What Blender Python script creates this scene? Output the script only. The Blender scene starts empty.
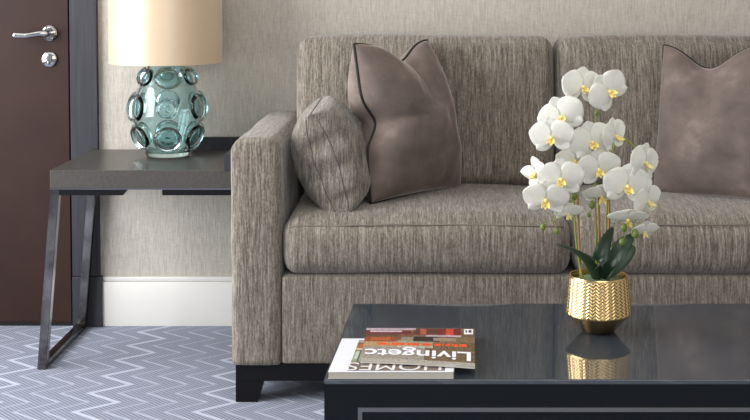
import bpy, bmesh, math, random
from mathutils import Vector, Matrix, noise
random.seed(7)
PI = math.pi
SC = bpy.context.scene
COL = SC.collection

# ------------------------------------------------------------------ camera
F_PX, TILT, CAM_H = 1290.0, math.radians(2.5), 1.2
CX, CY = 425.0, -20 + F_PX * math.tan(TILT)
cam_d = bpy.data.cameras.new('camera')
cam = bpy.data.objects.new('camera', cam_d)
COL.objects.link(cam)
cam.location = (0, 0, CAM_H)
cam.rotation_euler = (PI / 2 - TILT, 0, 0)
cam_d.sensor_width = 36
cam_d.lens = F_PX * 36 / 750
cam_d.shift_x = (375 - CX) / 750
cam_d.shift_y = -(210 - CY) / 750
SC.camera = cam

# ------------------------------------------------------------------ light
wd = bpy.data.worlds.new('world')
SC.world = wd
wd.use_nodes = True
wd.node_tree.nodes['Background'].inputs[0].default_value = (0.80, 0.88, 1.0, 1)
wd.node_tree.nodes['Background'].inputs[1].default_value = 0.6


def area(name, loc, aim, sx, sy, power, colour):
    d = bpy.data.lights.new(name, 'AREA')
    d.shape = 'RECTANGLE'
    d.size, d.size_y, d.energy, d.color = sx, sy, power, colour
    o = bpy.data.objects.new(name, d)
    COL.objects.link(o)
    o.location = loc
    o.rotation_euler = (Vector(aim) - Vector(loc)).to_track_quat('-Z', 'Y').to_euler()
    return o


area('window_daylight', (-2.62, 2.80, 1.40), (0, 2.9, 1.1), 2.3, 1.9, 128, (0.985, 0.99, 1.0))
area('room_fill', (0.9, -1.6, 1.75), (0, 3.5, 0.8), 3.2, 1.7, 48, (1.0, 0.99, 0.98))  # added soft fill from behind the camera, no real source there
area('ceiling_fill', (0.3, 2.2, 2.55), (0.3, 2.2, 0), 2.6, 2.4, 17, (1.0, 0.965, 0.92))  # added weak overhead fill for the ambient level, not a fitting
SC.view_settings.view_transform = 'Standard'
SC.view_settings.look = 'None'
SC.view_settings.gamma = 1
SC.view_settings.use_curve_mapping = False
SC.view_settings.exposure = 0.10


# ------------------------------------------------------------------ helpers
def at(px, py, Y):
    """Point seen at a pixel of the photograph, at depth Y in the room."""
    f = Vector((0, math.cos(TILT), -math.sin(TILT)))
    u = Vector((0, math.sin(TILT), math.cos(TILT)))
    d = f + Vector((1, 0, 0)) * ((px - CX) / F_PX) + u * ((CY - py) / F_PX)
    return Vector((0, 0, CAM_H)) + d * (Y / d.y)


def s2l(c):
    return tuple((v / 12.92 if v <= 0.04045 else ((v + 0.055) / 1.055) ** 2.4) for v in (x / 255 for x in c))


def principled(name, col, rough=0.5, metal=0.0, **kw):
    m = bpy.data.materials.new(name)
    m.use_nodes = True
    b = m.node_tree.nodes['Principled BSDF']
    b.inputs['Base Color'].default_value = (*col, 1)
    b.inputs['Roughness'].default_value = rough
    b.inputs['Metallic'].default_value = metal
    for k, v in kw.items():
        b.inputs[k.replace('_', ' ')].default_value = v
    return m


class NT:
    """small node-tree helper"""

    def __init__(s, m):
        s.t = m.node_tree
        s.b = s.t.nodes['Principled BSDF']

    def n(s, kind, **kw):
        x = s.t.nodes.new(kind)
        for k, v in kw.items():
            setattr(x, k, v)
        return x

    def l(s, a, b):
        s.t.links.new(a, b)

    def val(s, sock, v):
        if hasattr(v, 'links'):
            s.l(v, sock)
        else:
            sock.default_value = v

    def math(s, op, a, b=0.0, c=0.0, clamp=False):
        x = s.n('ShaderNodeMath', operation=op, use_clamp=clamp)
        s.val(x.inputs[0], a)
        s.val(x.inputs[1], b)
        s.val(x.inputs[2], c)
        return x.outputs[0]

    def coords(s, scale, rot=(0, 0, 0)):
        tc = s.n('ShaderNodeTexCoord')
        mp = s.n('ShaderNodeMapping')
        mp.inputs['Scale'].default_value = scale
        mp.inputs['Rotation'].default_value = rot
        s.l(tc.outputs['Object'], mp.inputs['Vector'])
        return mp.outputs[0]

    def noise(s, vec, detail=2.0, rough=0.5, scale=1.0):
        x = s.n('ShaderNodeTexNoise')
        s.l(vec, x.inputs['Vector'])
        x.inputs['Scale'].default_value = scale
        x.inputs['Detail'].default_value = detail
        x.inputs['Roughness'].default_value = rough
        return x.outputs[0]

    def ramp(s, fac, stops):
        x = s.n('ShaderNodeValToRGB')
        while len(x.color_ramp.elements) < len(stops):
            x.color_ramp.elements.new(0.5)
        for e, (p, c) in zip(x.color_ramp.elements, stops):
            e.position = p
            e.color = (*c, 1)
        s.l(fac, x.inputs[0])
        return x.outputs[0]

    def mix(s, fac, a, b, mode='MIX'):
        x = s.n('ShaderNodeMix', data_type='RGBA', blend_type=mode)
        s.val(x.inputs[0], fac)
        for sock, v in ((x.inputs[6], a), (x.inputs[7], b)):
            if hasattr(v, 'links'):
                s.l(v, sock)
            else:
                sock.default_value = (*v, 1)
        return x.outputs[2]

    def bump(s, h, strength, dist=0.002):
        x = s.n('ShaderNodeBump')
        x.inputs['Strength'].default_value = strength
        x.inputs['Distance'].default_value = dist
        s.l(h, x.inputs['Height'])
        s.l(x.outputs[0], s.b.inputs['Normal'])


# ------------------------------------------------------------------ materials
def mat_fabric(name, dark, mid, light):
    m = principled(name, mid, 0.95, Sheen_Weight=0.25, Specular_IOR_Level=0.15)
    t = NT(m)
    streak = t.noise(t.coords((250, 24, 19)), 2.5, 0.6)
    flecks = t.noise(t.coords((300, 120, 120)), 1.0, 0.5)
    thread = t.noise(t.coords((110, 4, 3)), 2.0, 0.5)
    a = t.math('MULTIPLY', streak, 0.62)
    b = t.math('MULTIPLY_ADD', flecks, 0.30, a)
    c = t.math('MULTIPLY_ADD', thread, 0.22, t.math('SUBTRACT', b, 0.03))
    col = t.ramp(c, [(0.38, dark), (0.53, mid), (0.70, light)])
    t.l(col, t.b.inputs['Base Color'])
    t.bump(c, 0.6, 0.003)
    return m


def mat_wall():
    m = principled('wallpaper', (0.5, 0.48, 0.44), 0.75, Specular_IOR_Level=0.25)
    t = NT(m)
    a = t.noise(t.coords((230, 1, 26)), 3.0, 0.6)
    b = t.noise(t.coords((60, 1, 200)), 2.0, 0.6)
    h = t.math('MULTIPLY_ADD', a, 0.7, t.math('MULTIPLY', b, 0.3))
    t.l(t.ramp(h, [(0.32, s2l((172, 166, 156))), (0.52, s2l((189, 184, 174))), (0.7, s2l((203, 198, 189)))]),
        t.b.inputs['Base Color'])
    t.bump(h, 0.55, 0.004)
    return m


CARPET_Y, CARPET_X = 0.047, 0.048


def mat_carpet():
    m = principled('zigzag_carpet', (0.4, 0.42, 0.47), 1.0, Specular_IOR_Level=0.05, Sheen_Weight=0.1)
    t = NT(m)
    tc = t.n('ShaderNodeTexCoord')
    sp = t.n('ShaderNodeSeparateXYZ')
    t.l(tc.outputs['Object'], sp.inputs[0])
    x, y = sp.outputs[0], sp.outputs[1]
    # zigzag lines run along Y, swinging in X
    tri = t.math('PINGPONG', t.math('ADD', y, CARPET_Y), 0.0815)
    u = t.math('SUBTRACT', x, t.math('MULTIPLY', tri, 1.25))
    u = t.math('ADD', u, 10.0)

    def line(period, offset, half):
        w = t.math('PINGPONG', t.math('ADD', u, offset), period / 2)
        return t.math('LESS_THAN', w, half)
    stroke = t.math('GREATER_THAN', t.math('FLOORED_MODULO', t.math('ADD', y, CARPET_Y), 0.163), 0.0815)
    bold = line(0.336, CARPET_X, 0.0120)
    thin = line(0.084, CARPET_X, 0.0075)
    dots = t.math('SINE', t.math('MULTIPLY', y, 2 * PI / 0.011))
    dots = t.math('MULTIPLY_ADD', dots, 0.3, 0.55)
    thin = t.math('MULTIPLY', thin, t.math('MAXIMUM', stroke, dots))
    # fine woven rows running parallel to the long strokes
    row = t.math('SINE', t.math('MULTIPLY', t.math('MULTIPLY_ADD', y, -1.25, x), 2 * PI / 0.0165))
    dash = t.math('SINE', t.math('MULTIPLY', t.math('MULTIPLY_ADD', y, 0.9, x), 2 * PI / 0.0145))
    nz = t.noise(t.coords((330, 330, 1)), 2.0, 0.7)
    weave = t.math('MULTIPLY_ADD', row, 0.15, t.math('MULTIPLY', dash, 0.18))
    weave = t.math('ADD', weave, t.math('MULTIPLY_ADD', nz, 0.6, 0.2))
    base = t.ramp(weave, [(0.15, s2l((88, 92, 109))), (0.5, s2l((126, 132, 149))), (0.85, s2l((171, 178, 194)))])
    blot = t.noise(t.coords((3.2, 3.2, 1)), 3.0, 0.6)
    base = t.mix(t.math('MULTIPLY', blot, 0.2), base, s2l((122, 124, 140)))
    col = t.mix(t.math('MULTIPLY', thin, 0.56), base, s2l((186, 192, 209)))
    col = t.mix(t.math('MULTIPLY', bold, 0.62), col, s2l((191, 197, 214)))
    t.l(col, t.b.inputs['Base Color'])
    t.bump(t.math('ADD', nz, t.math('MULTIPLY', bold, 0.5)), 0.5, 0.003)
    return m


def mat_grain(name, c0, c1, scale, rough, bump=0.1, **kw):
    m = principled(name, c0, rough, **kw)
    t = NT(m)
    h = t.noise(t.coords(scale), 4.0, 0.6)
    t.l(t.ramp(h, [(0.3, c0), (0.7, c1)]), t.b.inputs['Base Color'])
    t.bump(h, bump, 0.002)
    return m


def mat_velvet():
    m = principled('taupe_velvet', s2l((128, 112, 103)), 0.8, Sheen_Weight=0.85, Sheen_Roughness=0.3,
                   Specular_IOR_Level=0.1)
    m.node_tree.nodes['Principled BSDF'].inputs['Sheen Tint'].default_value = (0.85, 0.75, 0.7, 1)
    t = NT(m)
    h = t.noise(t.coords((7, 7, 9)), 4.0, 0.62)
    t.l(t.ramp(h, [(0.3, s2l((97, 87, 82))), (0.55, s2l((117, 105, 99))), (0.75, s2l((145, 132, 125)))]),
        t.b.inputs['Base Color'])
    f = t.noise(t.coords((500, 500, 500)), 1.0)
    t.bump(f, 0.15, 0.001)
    return m


def mat_vcol(name, rough=0.25):
    m = principled(name, (1, 1, 1), rough)
    t = NT(m)
    a = t.n('ShaderNodeVertexColor')
    a.layer_name = 'print'
    t.l(a.outputs[0], t.b.inputs['Base Color'])
    return m


M = dict(
    fabric=mat_fabric('sofa_fabric', s2l((83, 76, 68)), s2l((119, 111, 101)), s2l((158, 150, 139))),
    cushion_fabric=mat_fabric('cushion_fabric', s2l((80, 75, 68)), s2l((115, 109, 101)), s2l((154, 147, 138))),
    seam=principled('seam_thread', s2l((116, 108, 98)), 0.95),
    stitch=principled('stitch_thread', s2l((94, 88, 80)), 0.95),
    wall=mat_wall(),
    plaster=principled('plain_plaster', s2l((205, 200, 192)), 0.9),
    ceiling=principled('ceiling_paint', s2l((228, 225, 219)), 0.9),
    carpet=mat_carpet(),
    white=principled('white_gloss_paint', s2l((216, 214, 209)), 0.35),
    door=mat_grain('dark_brown_door', s2l((45, 29, 25)), s2l((53, 34, 29)), (6, 6, 6), 0.5, 0.05, Specular_IOR_Level=0.22),
    trim=mat_grain('charcoal_woodgrain', s2l((47, 48, 53)), s2l((62, 62, 68)), (90, 90, 3), 0.5, 0.25, Specular_IOR_Level=0.25),
    gap_shade=principled('gap_shade_black', (0.004, 0.004, 0.004), 0.9),  # near-black colour that stands in for shade around the door
    chrome=principled('polished_chrome', (0.5, 0.5, 0.5), 0.09, 1.0),
    leg_chrome=mat_grain('chrome_painted_reflections', (0.10, 0.095, 0.09), (0.30, 0.285, 0.27), (14, 14, 14), 0.13, 0.02,  # dark and light reflections of the room mottled into the chrome colour
                          metal=1.0),
    lock=principled('lock_core_metal', (0.22, 0.22, 0.22), 0.3, 1.0),
    top_wood=mat_grain('grey_stained_oak', s2l((64, 61, 59)), s2l((81, 78, 75)), (120, 4, 120), 0.33, 0.12),
    black_wood=principled('black_lacquer_wood', s2l((18, 18, 21)), 0.4, Specular_IOR_Level=0.2),
    table_lacquer=principled('ink_lacquer', s2l((21, 25, 30)), 0.25, Specular_IOR_Level=0.25),
    table_glass=principled('dark_glass_top', s2l((58, 65, 73)), 0.035, Specular_IOR_Level=1.0, IOR=1.75),
    glass_edge=principled('green_glass_edge', s2l((62, 76, 80)), 0.1),
    inlay=principled('brushed_steel_inlay', (0.30, 0.295, 0.29), 0.3, 1.0),
    shade=principled('champagne_satin', s2l((208, 185, 155)), 0.33, Specular_IOR_Level=1.0, Sheen_Weight=0.2),
    shade_in=principled('white_shade_lining', s2l((235, 228, 215)), 0.8),
    glass=principled('sea_green_glass', (0.70, 0.85, 0.86), 0.02, Transmission_Weight=1.0, IOR=1.45),
    brass=principled('brass_fitting', (0.6, 0.45, 0.2), 0.3, 1.0),
    bulb=principled('opal_bulb', (0.9, 0.9, 0.88), 0.3),
    velvet=mat_velvet(),
    piping=principled('black_piping', s2l((24, 21, 22)), 0.7),
    gold=principled('hammered_gold', (0.80, 0.58, 0.28), 0.25, 1.0),
    gold_dark=principled('gold_painted_reflection', (0.40, 0.30, 0.16), 0.26, 1.0),  # gold darkened to paint in the reflection of the dark table
    moss=mat_grain('green_moss', s2l((70, 92, 62)), s2l((150, 165, 130)), (90, 90, 90), 0.9, 0.8),
    stem=principled('green_stem', s2l((128, 140, 48)), 0.5),
    stake=principled('brown_cane', s2l((150, 112, 66)), 0.6),
    leaf=mat_grain('dark_green_leaf', s2l((28, 48, 34)), s2l((50, 74, 52)), (9, 9, 9), 0.34, 0.1),
    bud=principled('green_bud', s2l((104, 124, 44)), 0.45),
    petal=principled('white_petal', s2l((244, 243, 236)), 0.55),
    lip=principled('yellow_lip', s2l((246, 226, 140)), 0.5),
    cream=principled('cream_lip', s2l((238, 226, 150)), 0.5),
    paper=principled('page_block_paper', s2l((196, 190, 176)), 0.7),
    cover=mat_vcol('glossy_cover', 0.22),
    ink_white=principled('white_ink', s2l((240, 240, 246)), 0.3),
    ink_grey=principled('grey_ink', s2l((222, 222, 222)), 0.3),
    ink_dark=principled('dark_ink', s2l((70, 60, 56)), 0.3),
    pane=principled('window_glass', (1, 1, 1), 0.0, Transmission_Weight=1.0, IOR=1.02),
)
nd = NT(M['petal'])
_h = nd.noise(nd.coords((60, 60, 60)), 2.0)
nd.l(nd.ramp(_h, [(0.3, s2l((244, 244, 236))), (0.7, s2l((253, 252, 248)))]), nd.b.inputs['Base Color'])
_tr = nd.n('ShaderNodeBsdfTranslucent')
_tr.inputs[0].default_value = (0.95, 0.95, 0.88, 1)
_mx = nd.n('ShaderNodeMixShader')
_mx.inputs[0].default_value = 0.35
nd.l(nd.b.outputs[0], _mx.inputs[1])
nd.l(_tr.outputs[0], _mx.inputs[2])
nd.l(_mx.outputs[0], nd.t.nodes['Material Output'].inputs['Surface'])


# ------------------------------------------------------------------ object helpers
def empty(name, loc, label, cat, group=None):
    o = bpy.data.objects.new(name, None)
    COL.objects.link(o)
    o.location = loc
    o.empty_display_size = 0.05
    return tag(o, label, cat, group)


def tag(o, label, cat, group=None):
    o['label'] = label
    o['category'] = cat
    if group:
        o['group'] = group
    return o


def obj(name, bm, mat, parent=None, smooth=None, origin=None, kind=None, label=None):
    """Link a bmesh built in world space as one mesh object."""
    me = bpy.data.meshes.new(name)
    off = Vector((0, 0, 0))
    if parent is not None:
        p = parent
        while p is not None:
            off += p.location
            p = p.parent
    if origin is not None:
        off = Vector(origin)
    bmesh.ops.translate(bm, vec=-off, verts=bm.verts)
    bmesh.ops.recalc_face_normals(bm, faces=bm.faces)
    bm.to_mesh(me)
    bm.free()
    for k in (mat if isinstance(mat, (list, tuple)) else [mat]):
        me.materials.append(k)
    o = bpy.data.objects.new(name, me)
    COL.objects.link(o)
    if parent is not None:
        o.parent = parent
    elif origin is not None:
        o.location = off
    if smooth is not None:
        me.shade_smooth()
        if smooth < 180:
            me.set_sharp_from_angle(angle=math.radians(smooth))
    if kind:
        o['kind'] = kind
    if label:
        o['label'] = label
    return o


def B():
    return bmesh.new()


def box(bm, x0, x1, y0, y1, z0, z1, bev=0.0, seg=2):
    r = bmesh.ops.create_cube(bm, size=1)
    vs = r['verts']
    for v in vs:
        v.co = Vector((x0 + (v.co.x + 0.5) * (x1 - x0), y0 + (v.co.y + 0.5) * (y1 - y0), z0 + (v.co.z + 0.5) * (z1 - z0)))
    if bev:
        es = list({e for v in vs for e in v.link_edges})
        bmesh.ops.bevel(bm, geom=es, offset=bev, segments=seg, profile=0.5, affect='EDGES')
    return bm


def prism(bm, lower, upper):
    """closed solid between two equally long rings of points"""
    a = [bm.verts.new(p) for p in lower]
    b = [bm.verts.new(p) for p in upper]
    n = len(a)
    bm.faces.new(a[::-1])
    bm.faces.new(b)
    for i in range(n):
        bm.faces.new((a[i], a[(i + 1) % n], b[(i + 1) % n], b[i]))
    return bm


def bar(bm, p, q, w, d, side=Vector((1, 0, 0))):
    """square bar from p to q; w along 'side', d across"""
    p, q = Vector(p), Vector(q)
    t = (q - p).normalized()
    s = (side - t * side.dot(t)).normalized()
    c = t.cross(s)
    r = [(-1, -1), (1, -1), (1, 1), (-1, 1)]
    prism(bm, [p + s * (i * w / 2) + c * (j * d / 2) for i, j in r], [q + s * (i * w / 2) + c * (j * d / 2) for i, j in r])
    return bm


def smooth_path(pts, n=8, closed=False):
    P = [Vector(p) for p in pts]
    out = []
    m = len(P)
    for i in range(m if closed else m - 1):
        if closed:
            a, b, c, d = P[(i - 1) % m], P[i], P[(i + 1) % m], P[(i + 2) % m]
        else:
            a, b, c, d = P[max(i - 1, 0)], P[i], P[i + 1], P[min(i + 2, m - 1)]
        for k in range(n):
            t = k / n
            out.append(0.5 * ((2 * b) + (c - a) * t + (2 * a - 5 * b + 4 * c - d) * t * t + (3 * b - a - 3 * c + d) * t ** 3))
    if not closed:
        out.append(P[-1])
    return out


def tube(bm, pts, r, seg=8, closed=False):
    P = [Vector(p) for p in pts]
    n = len(P)
    rs = r if isinstance(r, (list, tuple)) else [r] * n
    rings, side = [], None
    for i in range(n):
        a = P[(i - 1) % n] if (closed or i > 0) else P[i]
        b = P[(i + 1) % n] if (closed or i < n - 1) else P[i]
        t = (b - a).normalized()
        if side is None:
            side = t.orthogonal().normalized()
        side = (side - t * side.dot(t)).normalized()
        c = t.cross(side)
        rings.append([bm.verts.new(P[i] + (side * math.cos(2 * PI * k / seg) + c * math.sin(2 * PI * k / seg)) * rs[i])
                      for k in range(seg)])
    for i in range(n if closed else n - 1):
        A, Bn = rings[i], rings[(i + 1) % n]
        for k in range(seg):
            bm.faces.new((A[k], A[(k + 1) % seg], Bn[(k + 1) % seg], Bn[k]))
    if not closed:
        bm.faces.new(rings[0][::-1])
        bm.faces.new(rings[-1])
    return bm


def lathe(bm, prof, c, seg=48, fn=None, close=False):
    """prof: list of (r, z) absolute z; c: (x, y). Points with r == 0 become poles."""
    rings = []
    for i, (r, z) in enumerate(prof):
        if r <= 1e-6:
            rings.append([bm.verts.new((c[0], c[1], z))])
        else:
            ring = []
            for k in range(seg):
                a = 2 * PI * k / seg
                rr = r + (fn(a, i, z) if fn else 0)
                ring.append(bm.verts.new((c[0] + rr * math.cos(a), c[1] + rr * math.sin(a), z)))
            rings.append(ring)
    pairs = list(zip(rings[:-1], rings[1:]))
    if close:
        pairs.append((rings[-1], rings[0]))
    for A, C in pairs:
        for k in range(seg):
            k2 = (k + 1) % seg
            if len(A) == 1 and len(C) == 1:
                continue
            if len(A) == 1:
                bm.faces.new((A[0], C[k], C[k2]))
            elif len(C) == 1:
                bm.faces.new((A[k], A[k2], C[0]))
            else:
                bm.faces.new((A[k], A[k2], C[k2], C[k]))
    return bm


def soft_box(bm, x0, x1, y0, y1, z0, z1, r, n=(24, 14, 8), fn=None):
    """box with rounded edges (radius r) on a fine grid; fn(p, u, v, w) may move each point"""
    c = Vector(((x0 + x1) / 2, (y0 + y1) / 2, (z0 + z1) / 2))
    h = Vector(((x1 - x0) / 2, (y1 - y0) / 2, (z1 - z0) / 2))
    rr = r if isinstance(r, (tuple, list)) else (r, r, r)
    cache = {}

    def par(i, m, hh, q):
        # denser near the ends so the rounding is smooth
        t = -1 + 2 * i / m
        return math.copysign(1 - (1 - abs(t)) ** 1.6, t)

    def vert(i, j, k):
        if (i, j, k) in cache:
            return cache[i, j, k]
        u, v, w = par(i, n[0], h.x, rr[0]), par(j, n[1], h.y, rr[1]), par(k, n[2], h.z, rr[2])
        p = Vector((u * h.x, v * h.y, w * h.z))
        q = Vector([max(-(h[a] - rr[a]), min(h[a] - rr[a], p[a])) for a in range(3)])
        d = Vector([(p[a] - q[a]) / rr[a] for a in range(3)])
        if d.length > 1e-6:
            mx = max(abs(x) for x in d)
            d = d.normalized() * mx
        p = q + Vector([d[a] * rr[a] for a in range(3)]) + c
        if fn:
            p = fn(p, u, v, w)
        cache[i, j, k] = bm.verts.new(p)
        return cache[i, j, k]
    N = n
    for ax in range(3):
        o1, o2 = [a for a in range(3) if a != ax]
        for side in (0, N[ax]):
            for a in range(N[o1]):
                for b in range(N[o2]):
                    q = []
                    for da, db in ((0, 0), (1, 0), (1, 1), (0, 1)):
                        idx = [0, 0, 0]
                        idx[ax] = side
                        idx[o1] = a + da
                        idx[o2] = b + db
                        q.append(vert(*idx))
                    bm.faces.new(q)
    return bm


def pillow_shape(corners, T, pinch=0.06, chop=0.0, power=0.45, wrinkle=0.004, seed=0.0, back=1.0, chop_u=0.0, dent=0.0, gusset=0.0):
    """corners TL, TR, BR, BL seen from the front. returns function (u, v, side) -> point"""
    TL, TR, BR, BL = [Vector(c) for c in corners]
    nrm = (TL - BR).cross(TR - BL).normalized()
    if nrm.y > 0:
        nrm = -nrm

    def edge(u, v):
        uu = u * (1 - pinch * (1 - v * v))
        vv = v * (1 - pinch * (1 - u * u))
        vv -= chop * math.exp(-((u - chop_u) / 0.42) ** 2) * max(0, (v + 1) / 2) ** 2.2
        uu += dent * math.exp(-((v + 0.02) / 0.22) ** 2) * max(0, (0.3 - u) / 1.3) ** 1.5
        return uu, vv

    def f(u, v, side):
        uu, vv = edge(u, v)
        a, b = (uu + 1) / 2, (vv + 1) / 2
        p = (BL * (1 - a) + BR * a) * (1 - b) + (TL * (1 - a) + TR * a) * b
        th = T * (max(0, (1 - u * u) * (1 - v * v))) ** power
        th *= 1 - 0.22 * max(0, v) ** 2
        if chop:
            th *= 1 - 0.24 * math.exp(-((u - chop_u) / 0.24) ** 2) * max(0, (v + 0.25) / 1.25) ** 1.3
        q = p + nrm * th * side * (1.0 if side > 0 else back)
        k = wrinkle * max(0, (1 - u * u) * (1 - v * v)) ** 0.3
        q += nrm * side * k * noise.noise(Vector((u * 2.2 + seed, v * 2.2, seed * 3 + side)))
        q += nrm * side * k * 0.5 * noise.noise(Vector((u * 5 + seed, v * 4, seed * 5 + side)))
        if dent:                                    # pinched folds that run in from the kinked edge
            for a0, sl, am in ((-0.02, 0.05, -0.010), (-0.10, -0.10, 0.005), (0.08, 0.22, 0.005)):
                q += nrm * side * am * math.exp(-((v - a0 - sl * (u + 1)) / 0.045) ** 2) * max(0, (0.1 - u) / 1.1) ** 1.2 * (1 - u ** 8)
        if chop:
            for sl, am in ((0.55, 0.004), (-0.5, 0.004), (0.1, -0.004)):
                q += nrm * side * am * math.exp(-((u - chop_u - sl * (1 - v)) / 0.05) ** 2) * max(0, v) ** 1.5 * (1 - v ** 8)
        if gusset:
            k = math.exp(-((1 - u) / 0.10)) * (1 - v ** 4)
            q += (TR - TL).normalized() * gusset * k * math.sin(v * 11 + 2 * noise.noise(Vector((v * 3, u * 2, side)))) 
        return q
    return f


def pillow(f, n=40):
    bm = B()
    g = {}
    for side in (1, -1):
        for i in range(n + 1):
            for j in range(n + 1):
                u = math.sin((-1 + 2 * i / n) * PI / 2)
                v = math.sin((-1 + 2 * j / n) * PI / 2)
                if side == -1 and (i in (0, n) or j in (0, n)):
                    g[side, i, j] = g[1, i, j]
                else:
                    g[side, i, j] = bm.verts.new(f(u, v, side))
        for i in range(n):
            for j in range(n):
                bm.faces.new((g[side, i, j], g[side, i + 1, j], g[side, i + 1, j + 1], g[side, i, j + 1]))
    return bm


def border(f, n=24):
    pts = []
    for k in range(n):
        pts.append(f(-1 + 2 * k / n, 1, 1))
    for k in range(n):
        pts.append(f(1, 1 - 2 * k / n, 1))
    for k in range(n):
        pts.append(f(1 - 2 * k / n, -1, 1))
    for k in range(n):
        pts.append(f(-1, -1 + 2 * k / n, 1))
    return pts


# ================================================================== SETTING
WY = 4.4431      # face of the back wall
obj('floor', box(B(), -2.7, 3.6, -2.1, WY + 0.15, -0.1, 0.0), M['carpet'], kind='structure')
obj('wall_back', box(B(), -2.7, 3.6, WY, WY + 0.15, 0, 2.7), M['wall'], kind='structure')
obj('wall_right', box(B(), 3.6, 3.75, -2.1, WY + 0.15, 0, 2.7), M['plaster'], kind='structure')
obj('wall_front', box(B(), -2.7, 3.6, -2.25, -2.1, 0, 2.7), M['plaster'], kind='structure')
wl = B()
W0, W1, WZ0, WZ1 = 1.60, 4.00, 0.40, 2.40
box(wl, -2.85, -2.7, -2.1, W0, 0, 2.7)
box(wl, -2.85, -2.7, W1, WY + 0.15, 0, 2.7)
box(wl, -2.85, -2.7, W0, W1, 0, WZ0)
box(wl, -2.85, -2.7, W0, W1, WZ1, 2.7)
obj('wall_left', wl, M['plaster'], kind='structure')
obj('ceiling', box(B(), -2.85, 3.75, -2.25, WY + 0.15, 2.7, 2.8), M['ceiling'], kind='structure')
wf = B()
for a, b, c, d in ((W0, W0 + .06, WZ0, WZ1), (W1 - .06, W1, WZ0, WZ1), (W0, W1, WZ0, WZ0 + .06), (W0, W1, WZ1 - .06, WZ1),
                   ((W0 + W1) / 2 - .03, (W0 + W1) / 2 + .03, WZ0, WZ1)):
    box(wf, -2.82, -2.75, a, b, c, d)
win = obj('window_1', wf, M['white'], kind='structure')

# baseboard with a moulded cap
bb = B()
BX = -1.1210
box(bb, BX, 3.6, WY - 0.018, WY, 0, 0.155, 0.002)
box(bb, BX, 3.6, WY - 0.014, WY, 0.155, 0.172, 0.005, 3)
obj('baseboard_back', bb, M['white'], smooth=30, kind='structure')

# door frame and plinth block
tr = obj('trim_1', box(B(), -1.2195, -1.1265, WY - 0.022, WY, 0.176, 2.14, 0.002), M['trim'], kind='structure')
obj('plinth_block', box(B(), -1.2195, -1.1170, WY - 0.027, WY, 0.0, 0.175, 0.002), M['trim'], tr)
obj('gap_shade_strip', box(B(), -1.2265, -1.2195, WY - 0.004, WY, 0.0, 2.14), M['gap_shade'], tr)  # solid black strip painting the shade between leaf and frame
# door leaf
dr = obj('door_1', box(B(), -2.16, -1.2265, WY - 0.012, WY, 0.014, 2.11, 0.002), M['door'], kind='structure')
obj('threshold_shade_strip', box(B(), -2.16, -1.2265, WY - 0.010, WY, 0.0, 0.014), M['gap_shade'], dr)  # black strip in place of the shade under the leaf
HX, HZ, FY = -1.2905, 1.0175, WY - 0.012
hb = B()


def disc_y(bm, cx, cz, y0, y1, r0, r1, seg=40):
    a = [Vector((cx + r0 * math.cos(2 * PI * k / seg), y0, cz + r0 * math.sin(2 * PI * k / seg))) for k in range(seg)]
    b = [Vector((cx + r1 * math.cos(2 * PI * k / seg), y1, cz + r1 * math.sin(2 * PI * k / seg))) for k in range(seg)]
    return prism(bm, a, b)


disc_y(hb, HX, HZ, FY, FY - 0.006, 0.0265, 0.0265)
disc_y(hb, HX, HZ, FY - 0.006, FY - 0.010, 0.0265, 0.022)
tube(hb, [(HX + 0.021 * math.cos(2 * PI * k / 36), FY - 0.010, HZ + 0.021 * math.sin(2 * PI * k / 36)) for k in range(36)],
     0.0026, 8, True)
ros = obj('handle_rosette', hb, M['chrome'], dr, smooth=40)
hb = B()
disc_y(hb, HX, HZ, FY - 0.008, FY - 0.05, 0.0125, 0.0105)
path = smooth_path([(HX, FY - 0.050, HZ), (HX - 0.02, FY - 0.056, HZ + 0.001), (HX - 0.05, FY - 0.058, HZ - 0.004),
                    (HX - 0.075, FY - 0.057, HZ - 0.006), (HX - 0.100, FY - 0.055, HZ - 0.005)], 8)
tube(hb, path, [0.0115 - 0.002 * math.sin(PI * i / (len(path) - 1)) for i in range(len(path))], 14)
for e in (path[-1], path[0]):
    bmesh.ops.create_uvsphere(hb, u_segments=16, v_segments=10, radius=0.0115, matrix=Matrix.Translation(e))
obj('door_handle', hb, M['chrome'], dr, smooth=40)
LX, LZ = -1.2915, 0.9275
hb = B()
disc_y(hb, LX, LZ, FY, FY - 0.007, 0.0255, 0.0255)
disc_y(hb, LX, LZ, FY - 0.007, FY - 0.010, 0.0255, 0.021)
lk = obj('lock_rosette', hb, M['chrome'], dr, smooth=40)
hb = B()
disc_y(hb, LX, LZ + 0.004, FY - 0.009, FY - 0.013, 0.0105, 0.0095)
box(hb, LX - 0.005, LX + 0.005, FY - 0.013, FY - 0.009, LZ - 0.018, LZ + 0.002, 0.002)
box(hb, LX - 0.0012, LX + 0.0012, FY - 0.0145, FY - 0.0125, LZ - 0.004, LZ + 0.010)
obj('lock_cylinder', hb, M['lock'], dr, smooth=40)

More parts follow.
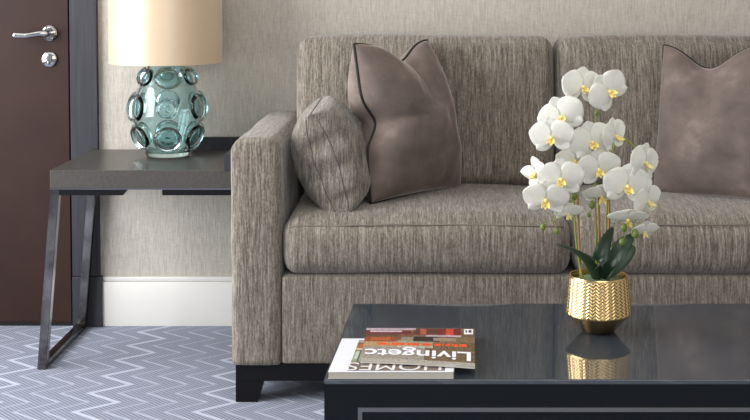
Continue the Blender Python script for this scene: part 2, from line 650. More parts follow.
# ================================================================== SIDE TABLE
TX0, TX1, TY0, TY1 = -1.1480, -0.558, 3.926, 4.415
st = empty('side_table', ((TX0 + TX1) / 2, 4.18, 0),
           'grey-brown wooden side table on slanted chrome legs beside the sofa', 'side table')
obj('tabletop', box(B(), TX0, TX1, TY0, TY1, 0.563, 0.618, 0.0015), M['top_wood'], st)
eb = B()
box(eb, TX0 - 0.001, TX1, TY0 - 0.001, TY0 + 0.012, 0.5585, 0.563)
obj('edge_trim', eb, M['chrome'], st, label='thin polished strip under the front edge')
gb = B()
box(gb, -0.800, TX1, 4.397, TY1, 0.618, 0.662, 0.001)
box(gb, -0.615, TX1, TY0 - 0.003, 4.397, 0.618, 0.667, 0.001)
obj('upstand', gb, M['trim'], st, label='low dark raised rim at the back and right')
LW = 0.027
for sx, xt, xf in ((-1, TX0 + 0.014, TX0 - 0.034), (1, TX1 - 0.020, TX1 - 0.012)):
    for y in (TY0 + 0.0145, TY1 - 0.020):
        lb = B()
        prism(lb, [(xf - LW / 2, y - .014, 0), (xf + LW / 2, y - .014, 0), (xf + LW / 2, y + .014, 0), (xf - LW / 2, y + .014, 0)],
              [(xt - LW / 2, y - .014, 0.5585), (xt + LW / 2, y - .014, 0.5585), (xt + LW / 2, y + .014, 0.5585), (xt - LW / 2, y + .014, 0.5585)])
        bmesh.ops.bevel(lb, geom=lb.edges[:], offset=0.0015, segments=2, affect='EDGES')
        obj('leg', lb, M['leg_chrome'], st, smooth=40)
    lb = B()
    box(lb, xf - LW / 2, xf + LW / 2, TY0 + 0.0285, TY1 - 0.034, 0, 0.022, 0.0015)
    obj('floor_bar', lb, M['leg_chrome'], st, smooth=40)
for y in (TY0 + 0.0145, TY1 - 0.020):
    for xa, xb, xc in ((TX0 + 0.0275, -0.912, -0.926), (TX1 - 0.0335, -0.805, -0.805)):
        lb = B()
        lo = [(xa, y - .014, 0.541), (xc, y - .014, 0.541), (xc, y + .014, 0.541), (xa, y + .014, 0.541)]
        hi = [(xa, y - .014, 0.5585), (xb, y - .014, 0.5585), (xb, y + .014, 0.5585), (xa, y + .014, 0.5585)]
        prism(lb, lo, hi)
        obj('top_rail', lb, M['black_wood'], st)

# ================================================================== TABLE LAMP
LCX, LCY, LZ0 = -0.851, 4.250, 0.6185
lamp = empty('table_lamp', (LCX, LCY, LZ0), 'sea-green glass table lamp with champagne drum shade on the side table', 'lamp')
body_prof = [(0.066, 0.000), (0.071, 0.006), (0.080, 0.030), (0.100, 0.075), (0.113, 0.120), (0.115, 0.150), (0.110, 0.185),
             (0.100, 0.215), (0.087, 0.245), (0.075, 0.275), (0.066, 0.300), (0.064, 0.318)]


def body_r(z):
    for (r0, z0), (r1, z1) in zip(body_prof[:-1], body_prof[1:]):
        if z0 <= z <= z1:
            return r0 + (r1 - r0) * (z - z0) / (z1 - z0)
    return body_prof[-1][0]


fine = [p for p in smooth_path([(r, z, 0) for r, z in body_prof], 4)]
outer = [(p.x, LZ0 + p.y) for p in fine]
inner = [(max(p.x - 0.010, 0.02), LZ0 + max(p.y, 0.016)) for p in fine]
pr = [(0, LZ0)] + outer + [(inner[-1][0], outer[-1][1])] + inner[::-1] + [(0, LZ0 + 0.016)]
lb = lathe(B(), pr, (LCX, LCY), 64)
gbody = obj('glass_body', lb, M['glass'], lamp, smooth=60)


def prunt(bm, ang, z, r, ring, squash=1.0, double=False):
    """a blown-glass roundel: raised ring and dished centre, bent on to the body"""
    rb = body_r(z)
    dz = (body_r(z + 0.02) - body_r(z - 0.02)) / 0.04
    n = Vector((math.cos(ang), math.sin(ang), -dz)).normalized()
    c = Vector((LCX + rb * math.cos(ang), LCY + rb * math.sin(ang), LZ0 + z))
    tx = Vector((-math.sin(ang), math.cos(ang), 0))
    ty = n.cross(tx)
    prof = [(0.0, 0.002), (r * 0.3, 0.003), (r * 0.6, 0.0035), (r * 0.76, 0.005)] if not double else \
           [(0.0, 0.006), (r * 0.18, 0.006), (r * 0.30, 0.0035), (r * 0.46, 0.0065), (r * 0.60, 0.004), (r * 0.76, 0.005)]
    prof += [(r - ring * 0.8, 0.007 + ring * 0.5), (r - ring * 0.2, 0.008 + ring), (r + ring * 0.3, 0.008 + ring * 0.6),
             (r + ring * 0.5, 0.004), (r + ring * 0.3, -0.0005)]
    seg = 32
    rings = []
    for q, h in prof:
        if q == 0:
            rings.append([bm.verts.new(c + n * h)])
        else:
            rings.append([bm.verts.new(c + (tx * math.cos(2 * PI * k / seg) + ty * math.sin(2 * PI * k / seg) * squash) * q + n * h)
                          for k in range(seg)])
    for A, C in zip(rings[:-1], rings[1:]):
        for k in range(seg):
            k2 = (k + 1) % seg
            if len(A) == 1:
                bm.faces.new((A[0], C[k], C[k2]))
            else:
                bm.faces.new((A[k], A[k2], C[k2], C[k]))
    bm.faces.new([v for v in rings[-1]])
    return bm


CA = -PI / 2 + 0.19        # the column that faces the camera
for col in range(6):
    a = CA + col * PI / 3
    for z, r, ring, sq, db in ((0.262, 0.044 if col == 0 else 0.034, 0.0065, 0.8, False),
                               (0.165, 0.043 if col else 0.033, 0.007 if col else 0.005, 1.0, col == 0),
                               (0.068, 0.043, 0.0065, 0.95, col in (0, 3))):
        obj('glass_roundel', prunt(B(), a + (0.05 if z > 0.2 else 0), z, r, ring, sq, db), M['glass'], lamp, smooth=60)
SZ0, SZ1, SR = 0.929, 1.235, 0.1845
sb = lathe(B(), [(SR, SZ0), (SR, SZ1), (SR - 0.003, SZ1), (SR - 0.003, SZ0)], (LCX - 0.004, LCY), 96, close=True)
sh = obj('lamp_shade', sb, M['shade'], lamp, smooth=40)
sb = lathe(B(), [(SR + 0.0006, SZ0 - 0.0005), (SR + 0.0006, SZ0 + 0.005), (SR - 0.0035, SZ0 + 0.005), (SR - 0.0035, SZ0 - 0.0005)],
           (LCX - 0.004, LCY), 96, close=True)
obj('hem', sb, M['shade'], sh, smooth=40)
nb = lathe(B(), [(0, LZ0 + 0.310), (0.030, LZ0 + 0.310), (0.030, LZ0 + 0.335), (0.018, LZ0 + 0.342), (0.018, LZ0 + 0.40), (0, LZ0 + 0.40)],
           (LCX, LCY), 32)
obj('lamp_holder', nb, M['brass'], lamp, smooth=40)
nb = lathe(B(), [(0, LZ0 + 0.40), (0.014, LZ0 + 0.402), (0.018, LZ0 + 0.43), (0.030, LZ0 + 0.465), (0.024, LZ0 + 0.495), (0, LZ0 + 0.505)],
           (LCX, LCY), 24)
obj('bulb', nb, M['bulb'], lamp, smooth=60)
nb = B()
for k in range(3):
    a = k * 2 * PI / 3
    tube(nb, [(LCX + 0.015 * math.cos(a), LCY + 0.015 * math.sin(a), LZ0 + 0.39),
              (LCX - 0.004 + (SR - 0.003) * math.cos(a), LCY + (SR - 0.003) * math.sin(a), SZ1 - 0.01)], 0.0018, 6)
obj('shade_carrier', nb, M['brass'], lamp, smooth=60)

# ================================================================== SOFA
SX0, SX1 = -0.5495, 1.385
SY0, SY1 = 3.6140, 4.395
AX = -0.4070                 # inner face of the left armrest
BX1 = SX0 + SX1 - AX         # inner face of the right armrest
sofa = empty('sofa', ((SX0 + SX1) / 2, 4.0, 0), 'large grey-taupe woven fabric sofa with black base against the back wall', 'sofa')


def arm_fn(p, u, v, w):
    k = 0.004 * noise.noise(p * 6)
    q = p.copy()
    # slightly crowned top, soft belly on the front
    if w > 0.9:
        q.z += 0.006 * (1 - u * u)
    if v < -0.9:
        q.y -= 0.004 * (1 - w * w)
    q.x += k
    q.z = max(q.z, 0.1085)
    return q


for x0, x1 in ((SX0, AX), (BX1, SX1)):
    obj('armrest', soft_box(B(), x0, x1, SY0, SY1, 0.072, 0.750, (0.036, 0.018, 0.040), (20, 24, 32), arm_fn), M['fabric'], sofa, smooth=180)
obj('front_rail', soft_box(B(), AX + 0.001, BX1 - 0.001, SY0 + 0.004, SY1 - 0.2, 0.1085, 0.3625, (0.005, 0.006, 0.012), (30, 12, 10)),
    M['fabric'], sofa, smooth=180)
obj('back_frame', soft_box(B(), AX + 0.001, BX1 - 0.001, SY1 - 0.14, SY1, 0.112, 0.86, (0.02, 0.03, 0.03), (30, 10, 14)),
    M['fabric'], sofa, smooth=180)


def plinth():
    bm = B()
    box(bm, SX0 + 0.011, SX1 - 0.011, SY0 + 0.008, SY1 - 0.008, 0.0605, 0.1085, 0.0015)
    return bm


obj('plinth', plinth(), M['black_wood'], sofa)
for sx in (0, 1):
    for sy in (0, 1):
        x0 = SX0 + 0.011 if sx == 0 else SX1 - 0.011
        d = 1 if sx == 0 else -1
        y0, e = (SY0 + 0.008, 1) if sy == 0 else (SY1 - 0.008, -1)

        def ring(w, z):
            return [(x0, y0, z), (x0 + d * w, y0, z), (x0 + d * w, y0 + e * w, z), (x0, y0 + e * w, z)]
        obj('leg', prism(B(), ring(0.062, 0), ring(0.080, 0.0605)), M['black_wood'], sofa)


def seat_fn(cx, hw, sd):
    def fn(p, u, v, w):
        q = p.copy()
        if w > 0:                                   # crowned top that rolls to the front
            q.z += 0.026 * (1 - u ** 4) * (1 - max(0, -v) ** 3) * w
            q.z += 0.008 * noise.noise(Vector((p.x * 4 + sd, p.y * 5, 0))) * w * (1 - u ** 6)
        if v < -0.55:                               # belly of the front border
            q.y -= 0.014 * (1 - w * w) * (1 - u ** 6)
        q.z += 0.005 * noise.noise(Vector((p.x * 3 + sd, 1.7, 0.3))) * (1 - u ** 6)
        return q
    return fn


for i, (x0, x1) in enumerate(((AX + 0.002, 0.4145), (0.4185, BX1 - 0.002))):
    sc = obj('seat_cushion', soft_box(B(), x0, x1, SY0 - 0.006, 4.20, 0.3635, 0.524, (0.040, 0.050, 0.050), (48, 26, 16),
                                      seat_fn((x0 + x1) / 2, (x1 - x0) / 2, i * 3.1)), M['fabric'], sofa, smooth=180)
    zt, sb = 0.5035, B()
    pts = [(x0 + 0.022 + (x1 - x0 - 0.044) * k / 30, SY0 + 0.0045 - 0.004 * math.sin(PI * k / 30),
            zt + 0.006 * math.sin(PI * k / 30) + 0.003 * noise.noise(Vector((k * 0.3 + i * 9, 0, 0)))) for k in range(31)]
    tube(sb, pts, 0.0022, 6)
    obj('seam', sb, M['seam'], sc, smooth=180)


def back_fn(sd):
    def fn(p, u, v, w):
        q = p.copy()
        bulge = (1 - u ** 4) * (1 - w ** 4)
        if v < 0:
            q.y -= 0.030 * bulge * (-v)
            q.y -= 0.007 * noise.noise(Vector((p.x * 3.5 + sd, 0, p.z * 5))) * bulge
        q.y += 0.10 * (p.z - 0.54)                  # leans back
        if w > 0.8:
            q.z += 0.007 * (1 - u ** 4) + 0.004 * noise.noise(Vector((p.x * 3 + sd, 4, 1)))
        return q
    return fn


for i, (x0, x1) in enumerate(((AX - 0.008, 0.416), (0.421, BX1 + 0.008))):
    bc = obj('back_cushion', soft_box(B(), x0, x1, 4.085, 4.262, 0.535, 1.014, (0.042, 0.050, 0.050), (48, 12, 40),
                                      back_fn(2.0 + i * 4.3)), M['fabric'], sofa, smooth=180)

# ================================================================== SCATTER CUSHIONS
# small woven cushion leaning on the armrest
ft, fb = at(310, 115, 3.70), at(344, 216, 3.67)
bt, bbk = at(322, 97, 3.99), at(352, 182, 3.99)
f = pillow_shape((bt, ft, fb, bbk), 0.1, 0.02, 0.0, 0.30, 0.006, 3.3)
TLc, TRc, BRc, BLc = [Vector(c) for c in (bt, ft, fb, bbk)]
f0 = pillow_shape((bt, ft, fb, bbk), 0.110, 0.0, 0.0, 0.27, 0.014, 3.3, gusset=0.007)
cu = obj('scatter_cushion', pillow(f0, 72), M['cushion_fabric'], smooth=180, origin=(fb.x, 3.88, 0.53))
tag(cu, 'small grey woven cushion leaning against the sofa armrest', 'cushion')
sb = B()
tube(sb, [f0(-1 + 2 * k / 30, 1, 1) for k in range(31)], 0.0020, 6)
obj('seam', sb, M['seam'], cu, smooth=180)
for sd, uu in ((1, 0.9965), (-1, 0.9955)):
    sb = B()
    tube(sb, [f0(uu, -0.93 + 1.86 * k / 30, sd) for k in range(31)], 0.0016, 6)
    obj('stitch_line', sb, M['stitch'], cu, smooth=180)

# velvet cushions
vTL, vTR, vBR, vBL = at(354, 44, 3.80), at(427, 40, 4.12), at(459, 187, 4.07), at(371, 203, 3.75)
f1 = pillow_shape((vTL, vTR, vBR, vBL), 0.125, 0.03, 0.24, 0.42, 0.008, 1.1, back=1.12, chop_u=0.1, dent=0.26)
v1 = obj('scatter_cushion', pillow(f1, 90), M['velvet'], smooth=180, origin=((vBL + vBR) / 2))
tag(v1, 'taupe velvet cushion with black piping, peaked corners, between small woven cushion and seat back', 'cushion')
sb = B()
tube(sb, border(f1, 40), 0.0046, 8, True)
obj('piping', sb, M['piping'], v1, smooth=180)

vTL, vTR, vBR, vBL = at(664, 44, 4.06), at(796, 42, 3.86), at(800, 206, 3.76), at(653, 193, 3.98)
f2 = pillow_shape((vTL, vTR, vBR, vBL), 0.120, 0.03, 0.31, 0.42, 0.010, 5.2, chop_u=-0.27)
v2 = obj('scatter_cushion', pillow(f2, 80), M['velvet'], smooth=180, origin=((vBL + vBR) / 2))
tag(v2, 'taupe velvet cushion behind the orchid, cut off by the right edge of the photo', 'cushion')
sb = B()
tube(sb, border(f2, 40), 0.0042, 8, True)
obj('piping', sb, M['piping'], v2, smooth=180)

# ================================================================== COFFEE TABLE
CX0, CX1, CY0, CY1, CZ = -0.2025, 1.02, 2.5435, 3.150, 0.403
ct = empty('coffee_table', ((CX0 + CX1) / 2, 2.85, 0), 'low black coffee table with dark glass top in front of the sofa', 'coffee table')
tb = B()
lo = [(CX0, CY0, CZ - 0.010), (CX1, CY0, CZ - 0.010), (CX1 - 0.026, CY1, CZ - 0.010), (CX0 + 0.026, CY1, CZ - 0.010)]
hi = [(x, y, CZ) for x, y, z in lo]
prism(tb, lo, hi)
bmesh.ops.bevel(tb, geom=tb.edges[:], offset=0.002, segments=2, affect='EDGES')
obj('glass_top', tb, M['table_glass'], ct, smooth=40)
tb = B()
lo = [(CX0 + .001, CY0 + .001, 0.27), (CX1 - .001, CY0 + .001, 0.27), (CX1 - 0.027, CY1 - .001, 0.27), (CX0 + 0.027, CY1 - .001, 0.27)]
prism(tb, lo, [(x, y, CZ - 0.0102) for x, y, z in lo])
obj('body', tb, M['table_lacquer'], ct)
# steel inlay framing the front panel
ix0, ix1, iz0, iz1, iw = -0.134, CX1 - 0.065, 0.285, 0.3465, 0.0085
tb = B()
box(tb, ix0, ix1, CY0 - 0.002, CY0 + 0.004, iz1 - iw, iz1)
box(tb, ix0, ix1, CY0 - 0.002, CY0 + 0.004, iz0, iz0 + iw)
box(tb, ix0, ix0 + iw, CY0 - 0.002, CY0 + 0.004, iz0 + iw, iz1 - iw)
box(tb, ix1 - iw, ix1, CY0 - 0.002, CY0 + 0.004, iz0 + iw, iz1 - iw)
obj('inlay_frame', tb, M['inlay'], ct, label='brushed steel line framing the front panel')
for x in (CX0 + 0.05, CX1 - 0.05):
    for y in (CY0 + 0.05, CY1 - 0.05):
        obj('leg', box(B(), x - 0.035, x + 0.035, y - 0.035, y + 0.035, 0, 0.27, 0.002), M['table_lacquer'], ct)


# ================================================================== MAGAZINES
def bil(c, u, v):
    TL, TR, BR, BL = c
    return (BL * (1 - u) + BR * u) * (1 - v) + (TL * (1 - u) + TR * u) * v


def text_bm(body, shear=0.0, bold=0.0):
    cu_ = bpy.data.curves.new('lettering', 'FONT')
    cu_.body = body
    cu_.offset = bold
    o = bpy.data.objects.new('lettering', cu_)
    COL.objects.link(o)
    me = bpy.data.meshes.new_from_object(o.evaluated_get(bpy.context.evaluated_depsgraph_get()))
    bpy.data.objects.remove(o)
    bm = B()
    bm.from_mesh(me)
    bmesh.ops.triangulate(bm, faces=bm.faces)
    bmesh.ops.subdivide_edges(bm, edges=bm.edges[:], cuts=1)
    xs = [v.co.x for v in bm.verts]
    ys = [v.co.y for v in bm.verts]
    return bm, min(xs), max(xs), min(ys), max(ys)


def put_text(name, body, surf, u0, u1, v0, v1, mat, parent, lift, bold=0.0, serif=None):
    """lettering laid on a cover; text reads the right way up for someone on the sofa (u and v both reversed)"""
    bm, a, b, c, d = text_bm(body, bold=bold)
    if serif:
        for (sx0, sx1, sy0, sy1) in serif:
            vs = [bm.verts.new((a + (b - a) * x, c + (d - c) * y, 0)) for x, y in ((sx0, sy0), (sx1, sy0), (sx1, sy1), (sx0, sy1))]
            bm.faces.new(vs)
    for v in bm.verts:
        tx, ty = (v.co.x - a) / (b - a), (v.co.y - c) / (d - c)
        p = surf(u1 + (u0 - u1) * tx, v1 + (v0 - v1) * ty)
        v.co = p + Vector((0, 0, lift))
    return obj(name, bm, mat, parent)


def magazine(name, label, corners, thick, art, sag):
    TL, TR, BR, BL = [Vector(c) for c in corners]

    def surf(u, v):
        return bil((TL, TR, BR, BL), u, v) + Vector((0, 0, sag(u, v)))
    base = (BL + BR + TL + TR) / 4
    base.z = min(surf(u, v).z for u in (0, .5, 1) for v in (0, .5, 1)) - thick
    root = empty(name, base, label, 'magazine')
    n, m = 72, 60

    def slab(bm, top, bot, inset, nn=24, mm=20, paint=None):
        lay = bm.loops.layers.float_color.new('print') if paint else None
        g = [[[bm.verts.new(surf(inset + (1 - 2 * inset) * i / nn, inset + (1 - 2 * inset) * j / mm) + Vector((0, 0, dz)))
               for j in range(mm + 1)] for i in range(nn + 1)] for dz in (top, bot)]
        for s in (0, 1):
            for i in range(nn):
                for j in range(mm):
                    q = (g[s][i][j], g[s][i + 1][j], g[s][i + 1][j + 1], g[s][i][j + 1])
                    fc = bm.faces.new(q)
                    if paint:
                        c = s2l(paint((i + .5) / nn, (j + .5) / mm)) if s == 0 else (.8, .8, .8)
                        for lp in fc.loops:
                            lp[lay] = (*c, 1)
        rim = [(i, 0) for i in range(nn)] + [(nn, j) for j in range(mm)] + [(i, mm) for i in range(nn, 0, -1)] + [(0, j) for j in range(mm, 0, -1)]
        for k in range(len(rim)):
            a, b = rim[k], rim[(k + 1) % len(rim)]
            fc = bm.faces.new((g[0][a[0]][a[1]], g[0][b[0]][b[1]], g[1][b[0]][b[1]], g[1][a[0]][a[1]]))
            if paint:
                for lp in fc.loops:
                    lp[lay] = (0.75, 0.74, 0.72, 1)
        return bm
    obj('cover', slab(B(), 0, -0.0006, 0, n, m, art), M['cover'], root)
    obj('page_block', slab(B(), -0.0007, -thick + 0.0006, 0.004), M['paper'], root, label='stack of pale page edges')
    obj('back_cover', slab(B(), -thick + 0.0005, -thick, 0), M['ink_grey'], root)
    return root, surf


def rnd(i, j, s):
    return (math.sin(i * 12.9898 + j * 78.233 + s * 37.719) * 43758.5453) % 1


def pick(u, v, rects, base):
    c = base
    for u0, u1, v0, v1, col in rects:
        if u0 <= u <= u1 and v0 <= v <= v1:
            c = col
    return c


def art_interior(u, v):
    """reddish brown living-room picture; v = 1 at the sofa side, 0 at the camera side"""
    R = [(0, 1, 0, .10, (166, 160, 150)), (0, .62, .06, .42, (150, 142, 132)), (.55, 1, .06, .55, (112, 92, 68)), (.86, 1, .1, .9, (104, 88, 64)),
         (0, .3, .42, .56, (172, 142, 104)), (.3, .62, .40, .62, (158, 150, 126)), (0, .28, .56, .72, (142, 70, 40)),
         (.05, .24, .60, .70, (170, 88, 50)), (.44, .68, .58, .74, (52, 46, 42)), (.28, .44, .62, .86, (120, 76, 58)),
         (.34, .44, .60, .72, (138, 132, 112)), (.62, .86, .62, .70, (150, 132, 112)), (.66, .88, .72, .98, (118, 38, 34)),
         (.74, .80, .74, .96, (196, 72, 56)), (.84, 1, .58, .74, (120, 100, 72)),
         (0, .42, .80, .92, (108, 40, 42)), (.04, .34, .86, .91, (196, 176, 190)), (.44, .66, .78, .98, (96, 56, 46)), (.50, .56, .80, .96, (168, 92, 66)),
         (.56, .88, .74, .79, (180, 166, 170)), (0, .46, .93, 1, (178, 160, 172)), (.46, 1, .96, 1, (96, 78, 66)),
         (.0, .3, .72, .80, (92, 72, 52))]
    c = pick(u, v, R, (126, 96, 76))
    if 0.46 < v < 0.53 and 0.12 < u < 0.93 and rnd(int(u * 72), 0, 1) > 0.2:
        c = (226, 84, 34)
    if 0.41 < v < 0.44 and 0.30 < u < 0.62 and rnd(int(u * 72), 1, 2) > 0.35:
        c = (222, 214, 196)
    if 0.905 < u < 0.985 and 0.82 < v < 0.965:
        c = (236, 236, 236)
        if 0.86 < v < 0.93 and 0.915 < u < 0.975 and int(u * 144) % 3:
            c = (60, 60, 64)
    k = 0.88 + 0.24 * rnd(int(u * 72), int(v * 60), 5)
    return tuple(max(0, min(255, x * k)) for x in c)


def art_bookshelf(u, v):
    if u < 0.155 or v > 0.955 or u > 0.93 or v < 0.03:
        return (232, 234, 242)
    R = [(.15, .93, .03, .30, (118, 104, 94)), (.155, .40, .30, .62, (148, 158, 128)), (.155, .44, .62, .70, (196, 176, 150)),
         (.155, .44, .70, .84, (158, 92, 52)), (.155, .44, .84, .955, (92, 78, 66)), (.24, .44, .84, .93, (214, 190, 60)),
         (.155, .23, .86, .955, (150, 144, 140)), (.19, .205, .30, .60, (84, 96, 92)), (.26, .275, .30, .60, (80, 90, 86)), (.33, .345, .30, .60, (216, 206, 170)),
         (.17, .19, .36, .60, (186, 196, 176)), (.28, .32, .34, .60, (184, 198, 168)), (.30, .4, .72, .80, (120, 58, 34)), (.155, .4, .60, .63, (110, 92, 74))]
    c = pick(u, v, R, (138, 120, 104))
    k = 0.9 + 0.2 * rnd(int(u * 72), int(v * 60), 9)
    return tuple(max(0, min(255, x * k)) for x in c)


HT = 0.0138
hz = CZ + HT
hc = []
for px, py in ((342, 338.5), (458, 338.5), (453.5, 372), (328, 372)):
    d = at(px, py, 1.0) - Vector((0, 0, CAM_H))
    hc.append(Vector((0, 0, CAM_H)) + d * ((hz + 0.0005 - CAM_H) / d.z))
hc[2].y = hc[3].y = max(hc[3].y, CY0 - 0.001)
m1, surf1 = magazine('magazine', 'white-bordered magazine underneath, flush with the front edge of the coffee table', hc, HT, art_bookshelf, lambda u, v: 0)
SER = []
put_text('masthead', 'HOMES', surf1, 0.13, 0.90, 0.04, 0.26, M['ink_grey'], m1, 0.0006)
lv = []
for (px, py), z in zip(((366.5, 328.0), (474.5, 328.0), (475, 366.0), (360.5, 360.0)), (CZ + HT + 0.0075, CZ + HT + 0.0075, CZ + HT + 0.0070, CZ + HT + 0.0075)):
    d = at(px, py, 1.0) - Vector((0, 0, CAM_H))
    lv.append(Vector((0, 0, CAM_H)) + d * ((z + 0.0005 - CAM_H) / d.z))
m2, surf2 = magazine('magazine', 'reddish-brown interior magazine lying on top of the white-bordered one', lv, 0.006, art_interior,
                     lambda u, v: 0.0016 * math.sin(PI * u) * (1 - v))
put_text('masthead', 'Livingetc', surf2, 0.025, 0.965, 0.10, 0.40, M['ink_white'], m2, 0.0007, bold=0.018)

# ================================================================== ORCHID
OY = 2.897
pc = at(598, 333, OY)
PX, PYc, PZ = pc.x, OY, CZ + 0.0003
orch = empty('potted_orchid', (PX, PYc, PZ), 'white orchid in a textured gold pot on the coffee table', 'potted orchid')
K = 1.0
prof = []
NR = 46
z_c, z_t, r_b, r_w, r_t = 0.042, 0.130, 0.036, 0.0735, 0.0660


def ridge(a, i, z):
    if z < PZ + z_c + 0.003 or z > PZ + z_t - 0.004:
        return 0
    cols = 30
    t = a / (2 * PI) * cols
    col = int(t)
    fx = t - col
    zz = (z - PZ) / 0.0075
    tri = abs(fx - 0.5) * 2
    s = (zz + tri * 1.0) % 1.0
    return 0.0020 * (1 - abs(2 * s - 1)) - 0.0010


pp = [(r_w - 0.0008, PZ + z_c), (r_w, PZ + z_c + 0.002)]
for k in range(1, NR * 2):
    t = k / (NR * 2)
    pp.append((r_w + (r_t - r_w) * t, PZ + z_c + 0.002 + (z_t - z_c - 0.004) * t))
pp += [(r_t, PZ + z_t - 0.002), (r_t - 0.0005, PZ + z_t), (r_t - 0.004, PZ + z_t), (r_t - 0.006, PZ + 0.09), (r_w - 0.012, PZ + 0.050), (0, PZ + 0.050)]
pot = obj('pot', lathe(B(), pp, (PX, PYc), 264, ridge), M['gold'], orch, smooth=50)
fb_ = lathe(B(), [(0, PZ), (r_b - 0.002, PZ), (r_b, PZ + 0.001), (r_w - 0.001, PZ + z_c), (0, PZ + z_c + 0.0005)], (PX, PYc), 96)
obj('pot_foot', fb_, M['gold_dark'], orch, smooth=40, label='plain tapered gold foot of the pot')
mb = B()
ms = 40
lathe(mb, [(0.0585, PZ + 0.108), (0.058, PZ + 0.117), (0.045, PZ + 0.120), (0.03, PZ + 0.121), (0.015, PZ + 0.122), (0, PZ + 0.122)], (PX, PYc), ms,
      lambda a, i, z: 0)
for v in mb.verts:
    v.co.z += 0.004 * noise.noise(v.co * 90)
obj('moss', mb, M['moss'], orch, smooth=180)


def leaf(path, w, fold=0.25, roll=0.0, nn=22):
    P = smooth_path(path, nn // (len(path) - 1))
    bm = B()
    rows = []
    for i, p in enumerate(P):
        t = i / (len(P) - 1)
        tg = (P[min(i + 1, len(P) - 1)] - P[max(i - 1, 0)]).normalized()
        side = tg.cross(Vector((0, 0, 1)))
        if side.length < 0.05:
            side = Vector((1, 0, 0))
        side.normalize()
        side = Matrix.Rotation(roll, 3, tg) @ side
        up = side.cross(tg).normalized()
        ww = w * max(0.02, (math.sin(PI * min(1, 0.12 + 0.88 * t) ** 0.9)) ** 0.7)
        rows.append([bm.verts.new(p + side * ww * s + up * abs(s) * ww * fold) for s in (-1, -.6, -.2, 0, .2, .6, 1)])
    for A, C in zip(rows[:-1], rows[1:]):
        for k in range(6):
            bm.faces.new((A[k], A[k + 1], C[k + 1], C[k]))
    return bm


def thicken(o, t):
    md = o.modifiers.new('thickness', 'SOLIDIFY')
    md.thickness = t
    md.offset = 0
    return o


def A(px, py, dy=0.0):
    return at(px, py, OY + dy)


base = Vector((PX, PYc, PZ + 0.118))
for path, w, fold, roll in (
        ([base + Vector((-.004, -.012, 0)), A(590, 265, -.035), A(576, 253, -.05), A(556, 244, -.055)], 0.0125, .35, 0.5),
        ([base + Vector((0, -.008, 0)), A(600, 262, -.02), A(604, 245, -.012), A(613, 227, .02)], 0.0190, .2, 0.9),
        ([base + Vector((.008, -.004, 0)), A(612, 262, -.01), A(622, 247, -.01), A(634, 234, .0)], 0.0230, .2, 1.0),
        ([base + Vector((.010, .006, 0)), A(618, 264, .03), A(628, 252, .05), A(634, 246, .07)], 0.0200, .2, 0.5),
        ([base + Vector((-.006, .008, 0)), A(590, 262, .03), A(580, 254, .06), A(570, 252, .10)], 0.0160, .3, 0.3)):
    thicken(obj('leaf', leaf(path, w, fold, roll), M['leaf'], orch, smooth=180), 0.0014)

# canes and stems
for pts in ([(581, 285, 0), (577.5, 195, 0)], [(600, 285, .012), (598.5, 185, .012)], [(608.5, 285, .03), (609.5, 186, .03)]):
    q = [A(*p) for p in pts]
    q[0].z = PZ + 0.105
    obj('cane', tube(B(), q, 0.0026, 8), M['stake'], orch, smooth=60)
stems = [
    [(584, 285, -.006), (576, 240, -.006), (574, 195, -.004), (571, 150, 0.004), (565, 112, .004), (570, 92, 0), (580, 84, -.01)],
    [(597, 285, .004), (596, 230, .004), (595, 180, .006), (595, 130, .008), (597, 112, .004), (600, 98, 0), (606, 90, -.008)],
    [(605, 285, .020), (606, 230, .022), (609, 180, .02), (613, 150, .014), (622, 138, .01), (636, 150, 0), (642, 172, -.006), (641, 205, -.01), (632, 228, -.012)],
]
stem_pts = []
for s in stems:
    q = [A(*p) for p in s]
    q[0].z = PZ + 0.105
    P = smooth_path(q, 12)
    stem_pts += P
    obj('stem', tube(B(), P, [0.0024 - 0.001 * i / len(P) for i in range(len(P))], 8), M['stem'], orch, smooth=60)


def petal_mesh(bm, ang, L, W, cup, curl, egg=1.0, z0=0.0, tw=0.0, start=0.05):
    nu, nv = 12, 8
    ca, sa = math.cos(ang), math.sin(ang)
    rows = []
    ph = rnd(int(ang * 100), int(L * 9000), 3) * 6
    for i in range(nu + 1):
        t = i / nu
        ww = W * max(0.03, math.sin(PI * min(1.0, 0.06 + 0.94 * t) ** egg)) ** 0.62
        if t == 1:
            ww = W * 0.12
        row = []
        for j in range(nv + 1):
            s = -1 + 2 * j / nv
            l_ = L * (start + (1 - start) * t)
            z = z0 + curl * t * t * L + cup * (s * ww / W) ** 2 * W + 0.0011 * math.sin(3.1 * s + ph) * t + tw * s * ww
            x, y = l_ * ca - s * ww * sa, l_ * sa + s * ww * ca
            row.append(bm.verts.new((x, y, z)))
        rows.append(row)
    for A_, C_ in zip(rows[:-1], rows[1:]):
        for k in range(nv):
            bm.faces.new((A_[k], A_[k + 1], C_[k + 1], C_[k]))


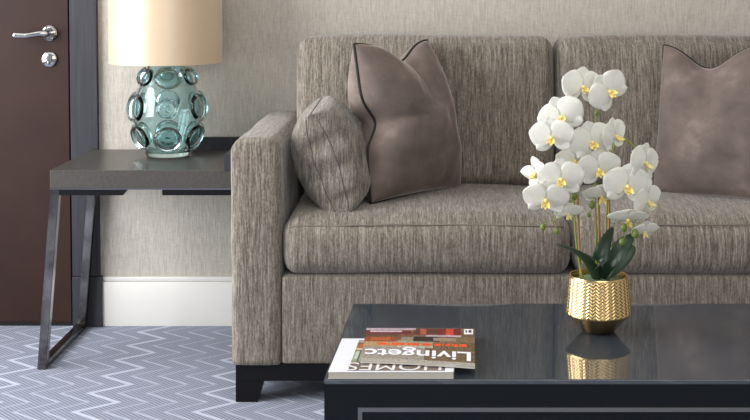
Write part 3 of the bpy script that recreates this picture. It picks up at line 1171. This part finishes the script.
def flower(px, py, size, face, roll=0.0, dy=0.0, young=False, lipmat='lip'):
    """face: direction the bloom looks at (x right, y away, z up)"""
    c = A(px, py, dy)
    n = Vector(face).normalized()
    up = Vector((0, 0, 1)) if abs(n.z) < 0.93 else Vector((0, 1, 0))
    xr = up.cross(n).normalized()
    yu = n.cross(xr)
    R = Matrix((xr, yu, n)).transposed() @ Matrix.Rotation(roll, 3, 'Z')
    s = size
    bm = B()
    fo = 0.20 if not young else 0.9
    # three sepals behind, two broad petals before them
    petal_mesh(bm, math.radians(90), 0.98 * s, 0.40 * s, -0.22, 0.05 * fo, 1.15, -0.001)
    petal_mesh(bm, math.radians(214), 0.94 * s, 0.34 * s, -0.22, 0.12 * fo, 1.15, -0.001)
    petal_mesh(bm, math.radians(326), 0.94 * s, 0.34 * s, -0.22, 0.12 * fo, 1.15, -0.001)
    petal_mesh(bm, math.radians(19), 1.10 * s, (0.66 if not young else 0.4) * s, -0.20, -0.14 + fo * .3, 0.92, 0.004, 0.05)
    petal_mesh(bm, math.radians(161), 1.10 * s, (0.66 if not young else 0.4) * s, -0.20, -0.14 + fo * .3, 0.92, 0.0045, -0.05)
    for v in bm.verts:
        v.co = c + R @ v.co
    fl = thicken(obj('flower', bm, M['petal'], orch, smooth=180), 0.0007)
    # lip: middle tongue, two upright side lobes and the column
    bm = B()
    petal_mesh(bm, math.radians(270), 0.30 * s, 0.10 * s, 0.7, 0.9, 0.8, 0.005, 0, 0.0)
    petal_mesh(bm, math.radians(318), 0.24 * s, 0.10 * s, 0.9, 1.7, 0.9, 0.005, 0, 0.0)
    petal_mesh(bm, math.radians(222), 0.24 * s, 0.10 * s, 0.9, 1.7, 0.9, 0.005, 0, 0.0)
    bmesh.ops.create_uvsphere(bm, u_segments=10, v_segments=8, radius=0.10 * s,
                              matrix=Matrix.Translation((0, 0.02 * s, 0.10 * s)) @ Matrix.Diagonal((0.8, 0.9, 1.5, 1)))
    for v in bm.verts:
        v.co = c + R @ v.co
    thicken(obj('lip', bm, M[lipmat], fl, smooth=180, label='yellow lip of the bloom'), 0.0008)
    # pedicel from the nearest stem point
    back = c - n * 0.004
    near = min(stem_pts, key=lambda p: (p - (back - n * 0.025)).length)
    obj('flower_stalk', tube(B(), smooth_path([near, (near + back) / 2 - n * 0.012, back], 6), 0.0011, 6), M['stem'], orch, smooth=60)


S = 0.0508
#        px   py   size      facing              roll   dy
FL = [
    (581, 87, S * .95, (0.35, -1, 0.05), -0.10, -.012),
    (608, 91, S * .95, (0.30, -1, -0.05), 0.75, -.020),
    (561, 117, S * 1.0, (-0.25, -1, 0.05), 0.45, -.030),
    (551, 137, S * .95, (-0.30, -1, -0.15), 0.10, -.046),
    (591, 142, S * 1.0, (0.10, -1, -0.05), 0.25, -.022),
    (613, 136, S * .88, (0.85, -0.75, 0.0), 0.15, -.004),
    (573, 159, S * .85, (0.25, -1, -0.55), 0.0, -.006),
    (560, 179, S * .98, (-0.05, -1, -0.05), 0.05, -.046),
    (598, 169, S * .95, (0.0, -1, -0.20), 0.2, -.018),
    (626, 186, S * 1.05, (0.10, -1, -0.10), -0.1, -.036),
    (643, 163, S * .95, (0.75, -0.8, 0.0), -0.25, -.022),
    (536, 173, S * .80, (-0.80, -0.6, -0.1), 0.3, -.010),
    (545, 199, S * .98, (-0.15, -1, -0.40), -0.05, -.036),
    (601, 194, S * .85, (0.0, -0.7, -0.85), 0.0, -.004),
    (646, 201, S * .85, (0.70, -0.85, -0.15), 0.1, -.020),
    (627, 217, S * .88, (0.0, -0.62, -0.95), 0.0, -.024),
    (643, 230, S * .62, (0.25, -0.8, -0.7), 0.0, -.014),
    (567, 212, S * .62, (0.1, -0.8, -0.65), 0.0, -.010),
]
for i, (px, py, s, fc, roll, dy) in enumerate(FL):
    flower(px + 1.0, py + 0.5, s, fc, roll, dy, young=(i == 11), lipmat='cream' if i in (10, 14, 16, 17) else 'lip')


def bud(px, py, dy, r, near=None):
    c = A(px, py, dy)
    bm = B()
    bmesh.ops.create_uvsphere(bm, u_segments=16, v_segments=12, radius=r, matrix=Matrix.Translation(c) @ Matrix.Diagonal((0.88, 0.88, 1.12, 1)))
    b = obj('bud', bm, M['bud'], orch, smooth=180)
    q = near if near is not None else min(stem_pts, key=lambda p: (p - c - Vector((0, 0, 0.02))).length)
    obj('bud_stalk', tube(B(), smooth_path([q, (q + c) / 2 + Vector((0, 0, 0.006)), c], 6), 0.0010, 6), M['stem'], orch, smooth=60)


tip = A(553, 221, -.03)
obj('stem', tube(B(), smooth_path([A(574, 200, -.004), A(560, 208, -.02), tip], 8), 0.0013, 6), M['stem'], orch, smooth=60)
bud(543, 227, -.032, 0.0072, tip)
bud(557, 231, -.03, 0.0062, tip)
bud(574, 196, -.022, 0.0085)
bud(592, 205, -.010, 0.0080)
bud(589, 215, -.010, 0.0050)
bud(624, 227.5, -.034, 0.0088)
bud(635.5, 234, -.034, 0.0088)
bud(622, 242, -.030, 0.0078)
bud(597, 113, .002, 0.0055)
